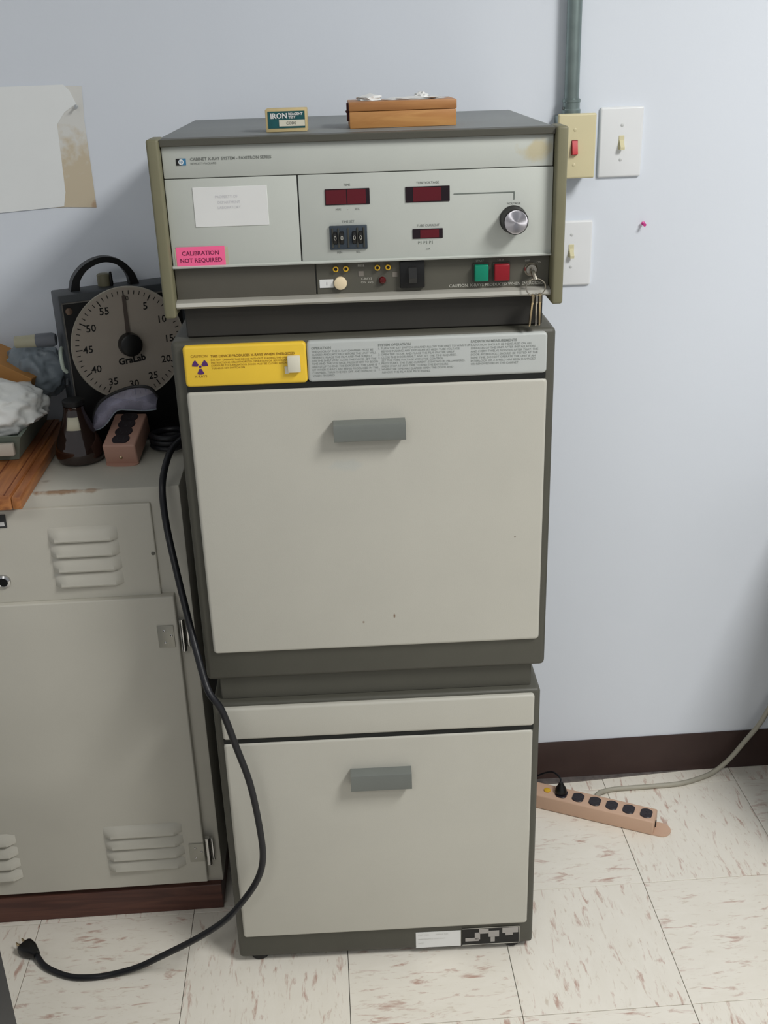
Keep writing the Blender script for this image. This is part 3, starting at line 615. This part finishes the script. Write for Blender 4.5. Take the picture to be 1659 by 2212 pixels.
b = MB(); b.tube(catmull([(-.001, .030, .190), (-.006, .018, .186), (-.008, .010, .176), (-.007, .008, .158), (-.001, .010, .150)], 5), .0036, 10); b.build('side_bracket', M_lightgr, tm)
b = MB(); b.tube([(-.0015, .012, .136), (-.006, -.001, .128)], .0032, 10); b.build('side_lever', mat('lever_gray', (96, 98, 102), .3, .6), tm)

# amber bottle
fk = empty('bottle', (-.4265, -.192, LT+.0005), 0, 'dark amber glass flask with a square of tape, in front of the timer', 'bottle')
b = MB(); b.lathe([(.032, 0), (.0400, .004), (.0428, .012), (.0430, .022), (.0405, .034), (.0360, .046), (.0310, .058), (.0262, .070), (.0220, .082), (.0188, .092), (.0180, .098), (.0185, .103), (.0150, .1035), (.0150, .092), (.019, .081), (.0235, .069), (.033, .045), (.0375, .033), (.0400, .022), (.0395, .012), (.036, .007), (.0005, .005)], (0, 0, 0), seg=48, cap=False)
b.build('glass', M_glass, fk)
b = MB(); b.lathe([(.0005, .0055), (.0355, .0075), (.0390, .0125), (.0395, .022), (.0370, .033), (.0322, .0450), (.0005, .0450)], (0, 0, 0), seg=32, cap=False); b.build('liquid', mat('dark_liquid', (34, 16, 14), .2), fk)
b = MB(); b.lathe([(.0140, .094), (.0160, .1045), (.0190, .1048), (.0190, .112), (.0175, .114), (.001, .114)], (0, 0, 0), seg=32); b.build('stopper', M_cap, fk)
b = MB(); Ls = []
for t, (r, z) in enumerate(((.0285, .0645), (.0245, .0755), (.0206, .0865))):
    Ls.append([(r*math.sin(a)*1.0, -r*math.cos(a), z) for a in [math.radians(-26+52*k/8) for k in range(9)]])
b.loops(Ls, False, False, False); tp = b.build('tape_label', mat('tape_cream', (214, 210, 188), .6), fk)
sm_ = tp.modifiers.new('thickness', 'SOLIDIFY'); sm_.thickness = .0006; sm_.offset = 1

# power strip on the locker
def power_strip(e, L_, Wd, H, outs, m, yo=None, screw=True):
    b = MB(); b.box(-Wd/2, Wd/2, 0, L_, 0, H, .0035, 3); b.build('housing', m, e)
    for k, yy in enumerate(outs):
        b = MB(); n = 24; ring = []
        for r, h in ((.0158, H-.0005), (.0158, H+.0010), (.0148, H+.0018)):
            ring.append([(r*math.cos(2*PI*j/n), yy+max(-.0125, min(.0125, r*math.sin(2*PI*j/n))), h) for j in range(n)])
        b.loops(ring); o = b.build('outlet', mat('outlet_plum_black', (40, 34, 40), .4), e)
        b = MB()
        for sx in (-.0058, .0058): b.box(sx-.001, sx+.001, yy-.002, yy+.006, H+.0017, H+.0021)
        b.lathe([(.0022, 0), (.0022, .0004)], (0, yy-.0070, H+.0017), (0, 0, 1), 12); b.build('slots', mat('slot_gray', (52, 50, 54), .5), o)
ps = empty('power_strip', (-.3480, -.2250, LT+.0005), 0, 'rose tan power strip tilted up in front of the timer on the locker', 'power strip'); ps.rotation_euler = (math.radians(15), 0, math.radians(-6))
power_strip(ps, .104, .0590, .0400, (.020, .044, .068, .090), M_tan2)
b = MB(); bolt(b, (0, .0003, .014), .0030, .002); b.build('end_screw', M_brass, ps)
b = MB(); Ls = []
for z in (-.0005, .0025):
    Ls.append([(-.0295, .004, z)]+[(.0295*math.cos(math.radians(180+180*k/10)), -.012*math.sin(math.radians(180*k/10)), z) for k in range(11)]+[(.0295, .004, z)])
b.loops(Ls); b.build('mounting_tab', M_tan2, ps)
# goggles propped over the strip
gg = empty('safety_goggles', (-.345, -.160, .968), 0, 'clear plastic safety goggles with black strap, draped over the rose tan power strip', 'goggles'); off = (.345, .160, -.968)
rim = catmull([(-.404, -.172, .972), (-.397, -.172, .996), (-.382, -.170, 1.016), (-.354, -.170, 1.031), (-.321, -.170, 1.040), (-.294, -.168, 1.036), (-.281, -.166, 1.018)], 6)
b = MB(); b.tube(rim, .0030, 10); b.build('strap', M_blk, gg, off)
low = catmull([(-.398, -.190, .968), (-.385, -.192, .972), (-.372, -.194, .982), (-.352, -.194, 1.004), (-.330, -.192, 1.004), (-.305, -.188, 1.000), (-.284, -.182, 1.000)], 6)
b = MB(); mid_ = [(a+c)/2+Vector((0, -.012, .001*math.sin(i*.9))) for i, (a, c) in enumerate(zip(rim, low))]
b.loops([rim, mid_, low], False, False, False); o = b.build('lens', M_clear, gg, off); s_ = o.modifiers.new('thickness', 'SOLIDIFY'); s_.thickness = .0012
b = MB(); b.tube(low, .0011, 8); b.build('lens_edge', mat('clear_edge', (150, 160, 170), .2, trans=.3), gg, off)
# added black coil standing in for the darkness beside the strip
b = MB(); pts = []
for k in range(90):
    a = 2*PI*k/30; pts.append((-.272+.030*math.cos(a), -.158+.034*math.sin(a), LT+.0055+.0100*k/30+.0015*math.sin(a*2)))
b.tube(pts, .0050, 10); tag(b.build('dark_filler_coil', M_cord), 'added black coil filling the dark gap between the rose tan power strip and the machine', 'cord')

# varnished board
bd = empty('wooden_board', (-.520, -.2300, LT), 0, 'varnished orange-brown board with grooves, jutting over the locker edge', 'board')
bd.rotation_euler = (0, 0, math.radians(.5)); bd.location = (-.5255, -.2300, LT+.0005)
b = MB(); b.box(-.048, .030, -.186, .205, 0, .026, .003, 2); b.build('plank', M_board, bd)
b = MB(); b.box(.0303, .046, -.186, .205, 0, .0225, .003, 2); b.build('edge_strip', M_board, bd)
b = MB()
for x in (-.012, .020): b.box(x-.0010, x+.0010, -.184, .203, .0255, .0264)
b.build('groove_line', mat('groove_brown', (110, 58, 30), .6), bd)
sp_ = empty('wooden_board', (-.78, -.17, LT+.0005), 0, 'plain wooden batten propping up the left end of the tray', 'board')
MB().box(-.03, .03, -.12, .12, 0, .0262, .002, 2).build('batten', M_board, sp_)
# tray with clutter
ty = empty('tray', (-.70, -.130, .9415), 0, 'shallow grey-green tray holding a cardboard box and plastic bags', 'tray'); TZ0 = .9515; off = (.70, .130, -.9415)
b = MB(); x0, x1, y0_, y1_ = -.90, -.506, -.262, -.020
def rr(ins, z): return [(x0+ins, y0_+ins, z), (x1-ins, y0_+ins, z), (x1-ins, y1_-ins, z), (x0+ins, y1_-ins, z)]
b.loops([rr(.014, TZ0-.010), rr(.004, TZ0+.030), rr(.0, TZ0+.036), rr(.004, TZ0+.037), rr(.010, TZ0+.033), rr(.018, TZ0-.004)])
b.build('pan', M_tray, ty, off)
MB().box(-.895, -.520, -.2705, -.2600, TZ0+.004, TZ0+.026, .002, 2).build('front_rail', M_traye, ty, off)
wbg = MB(); lump(wbg, (-.575, -.185, 1.018), (.094, .072, .050), .19, 1.7, 5, 3, TZ0-.003, True)
tag(wbg.build('plastic_bag', M_bagw, ang=75), 'crumpled white plastic bag in the front of the tray', 'bag')
gbg = MB(); lump(gbg, (-.512, -.082, 1.053), (.054, .040, .050), .22, 1.3, 5, 11, TZ0+.030, True)
tag(gbg.build('plastic_bag', M_bagg, ang=60), 'crumpled translucent grey plastic bag under the cream tube', 'bag')
cb = empty('cardboard_box', (-.590, -.075, TZ0-.003), 0, 'brown cardboard box lying tilted behind the white plastic bag', 'box')
cb.rotation_euler = (0, math.radians(24), math.radians(-14)); cb.location = (-.585, -.078, TZ0+.035)
MB().box(-.070, .052, -.038, .038, 0, .095, .001, 1).build('box_body', M_card, cb)
MB().box(-.074, .056, -.0405, .040, .052, .0990, .001, 1).build('box_lid', mat('cardboard_lid', (180, 130, 74), .8, var=.06), cb)
tbo = empty('tube', (-.490, -.140, 1.109), 0, 'cream tube with a grey cap lying on the grey bag', 'tube'); off = (.490, .140, -1.109)
b = MB(); b.tube([(-.5280, -.125, 1.1190), (-.4900, -.125, 1.1200)], .0115, 20, rs=[.0105, .0115]); b.build('tube_body', M_tube, tbo, off)
b = MB(); b.tube([(-.4905, -.125, 1.1200), (-.4620, -.125, 1.1210), (-.4560, -.125, 1.1212)], .0125, 20, rs=[.0125, .0125, .010]); b.build('tube_cap', M_cap2, tbo, off)

# ------------------------------------------------------------------ black power cord of the machine
pts = [(-.196, -.225, .962), (-.2200, -.250, .9735), (-.2433, -.29, .9665), (-.2515, -.335, .9572), (-.2575, -.376, .9255), (-.2555, -.392, .8668), (-.2430, -.426, .8034), (-.2290, -.458, .740), (-.2130, -.500, .6826),
       (-.1945, -.545, .6353), (-.175, -.552, .5993), (-.1579, -.553, .5288), (-.1409, -.553, .4523), (-.132, -.553, .364), (-.1308, -.553, .2933), (-.1451, -.553, .2429), (-.1777, -.553, .1929),
       (-.2143, -.551, .1512), (-.2693, -.54, .1045), (-.3362, -.52, .0512), (-.385, -.512, .020), (-.432, -.511, .0062), (-.471, -.515, .0060), (-.515, -.509, .0060), (-.563, -.483, .0062), (-.5880, -.4540, .0095)]
b = MB(); b.tube(catmull(pts, 8), .0058, 12)
INV = Matrix.Rotation(-MYAW, 4, 'Z') @ Matrix.Translation((-MX, -MY, -.6262))      # world -> frame of the chamber
def to_ch(mb, name, m, par): o = mb.build(name, m, par); o.data.transform(INV); return o
pcable = to_ch(b, 'power_cord', M_cord, md); pcable['label'] = 'thick black power cord looping down to a plug on the floor'
d = Vector((-.032, .026, 0)).normalized(); s_ = Vector((d.y, -d.x, 0)); c0 = Vector((-.5860, -.4560, .0125))
b = MB(); Ls = []
for t, wd, hh in ((0, .0070, .0070), (.006, .0095, .0085), (.012, .0115, .0105), (.020, .0150, .0118), (.034, .0165, .0120), (.038, .0155, .0110)):
    p = c0+d*t; Ls.append([p+s_*wd*math.copysign(abs(math.cos(a))**.6, math.cos(a))+Vector((0, 0, hh*math.copysign(abs(math.sin(a))**.6, math.sin(a)))) for a in [2*PI*k/20 for k in range(20)]])
b.loops(Ls); pg = to_ch(b, 'plug', M_blk, pcable)
b = MB()
for sx in (-.0065, .0065):
    p = c0+d*.037+s_*sx+Vector((0, 0, .003)); q = p+d*.016; n_ = s_*.0009; h_ = Vector((0, 0, .0032))
    b.loops([[p-n_-h_, p+n_-h_, p+n_+h_, p-n_+h_], [q-n_-h_, q+n_-h_, q+n_+h_, q-n_+h_]])
p = c0+d*.037-Vector((0, 0, .006)); b.tube([p, p+d*.018], .0023, 10)
to_ch(b, 'prongs', M_brass, pcable)

# ------------------------------------------------------------------ power strip on the floor, right
c0 = Vector((.446, -.112, 0)); c1 = Vector((.676, -.227, 0)); dr_ = (c1-c0).normalized(); ang = math.atan2(dr_.y, dr_.x)
nrm = Vector((-dr_.y, dr_.x, 0)); Wd = .048; H = .036
org = c1+nrm*Wd/2
fs = empty('power_strip', (org.x, org.y, .0005), ang+PI/2, 'tan six-outlet power strip lying on the floor right of the machine', 'power strip')
# local +y runs from the free end back behind the machine
def outy(px, py): v = Vector((px, py, 0))-org; return -v.dot(dr_)
outs = [outy(*p) for p in ((.666, -.201), (.632, -.184), (.599, -.167), (.566, -.149), (.533, -.131), (.500, -.113))]
power_strip(fs, .335, Wd, H, outs, M_tan)
b = MB(); Ls = []
for z in (0.0, .003):
    Ls.append([(-.022, .006, z)]+[(.022*math.cos(math.radians(180+180*k/12)), -.012-.022*math.sin(math.radians(180*k/12)), z) for k in range(13)]+[(.022, .006, z)])
b.loops(Ls); b.build('mounting_tab', M_tan, fs)
b = MB(); b.box(-.0045, .0045, -.002, .001, .008, .022, .0005, 1); b.build('end_slot', M_blk, fs)
yl_ = outy(.471, -.097)
b = MB(); b.lathe([(.0075, H-.001), (.0075, H+.002), (.005, H+.003)], (0, yl_, 0), (0, 0, 1), 20); b.build('indicator_lamp', M_ora, fs)
# plug in the first outlet
pp = empty('plug', (.499, -.110, H+.0015), 0, 'black plug with thin cord in the first outlet of the floor power strip', 'plug'); off = (-.499, .110, -(H+.0015))
b = MB(); b.lathe([(.0125, 0), (.0135, .004), (.0115, .012), (.0065, .020), (.0045, .026), (.001, .026)], (.499, -.110, H+.0025), (0, .1, 1), 24); b.build('plug_body', M_blk, pp, off)
b = MB(); b.tube(catmull([(.499, -.108, .060), (.500, -.098, .066), (.498, -.075, .060), (.490, -.050, .050), (.470, -.030, .030), (.440, -.030, .012), (.40, -.040, .004)], 6), .0022, 8); b.build('thin_cord', M_cord, pp, off)
# beige cord
b = MB(); b.tube(catmull([(.575, -.118, .012), (.590, -.090, .012), (.612, -.074, .0065), (.640, -.069, .006), (.712, -.068, .006), (.790, -.064, .006), (.850, -.046, .007), (.880, -.034, .012), (.912, -.030, .039), (.945, -.030, .088), (.973, -.030, .131), (.989, -.030, .168), (1.02, -.034, .25), (1.03, -.034, .38)], 8), .0055, 12)
tag(b.build('extension_cord', M_beigec), 'beige cord leading from the floor power strip up past the baseboard', 'cord')
# metal strip at the foot of the wall
b = MB(); b.loops([[(.30, -.012, z), (.30, -.034, z), (.55, -.028, z), (.80, -.0125, z)] for z in (0, .0035)]); tag(b.build('floor_strip', M_strip), 'thin dull metal strip lying along the foot of the baseboard', 'metal strip')

# ------------------------------------------------------------------ furniture cut by the frame
cbn = empty('side_cabinet', (-.74, -1.05, 0), 0, 'dark metal cabinet edge cut off by the lower left frame corner', 'cabinet')
MB().box(-.235, .2355, -.25, .25, .03, .720, .004, 2).build('cabinet_body', M_dkmet, cbn)
MB().box(-.225, .225, -.24, .24, 0, .031).build('cabinet_base', M_blk, cbn)
rc_ = empty('side_cabinet', (1.30, -.30, 0), 0, 'dark cabinet side barely showing at the lower right frame edge', 'cabinet')
MB().box(-.285, .30, -.235, .235, .03, .780, .004, 2).build('cabinet_body', M_dkmet, rc_)
MB().box(-.275, .29, -.225, .225, 0, .031).build('cabinet_base', M_blk, rc_)

# ceiling lamp (source of the main light)
tf_ = empty('ceiling_light', (1.45, -1.75, 2.75), 0, 'fluorescent ceiling troffer above the frame', 'lamp')
MB().box(-.33, .33, -.53, .53, -.045, -.0005, .004, 1).build('housing', M_ceil, tf_)
MB().box(-.30, .30, -.50, .50, -.052, -.044).build('diffuser', M_emit, tf_)
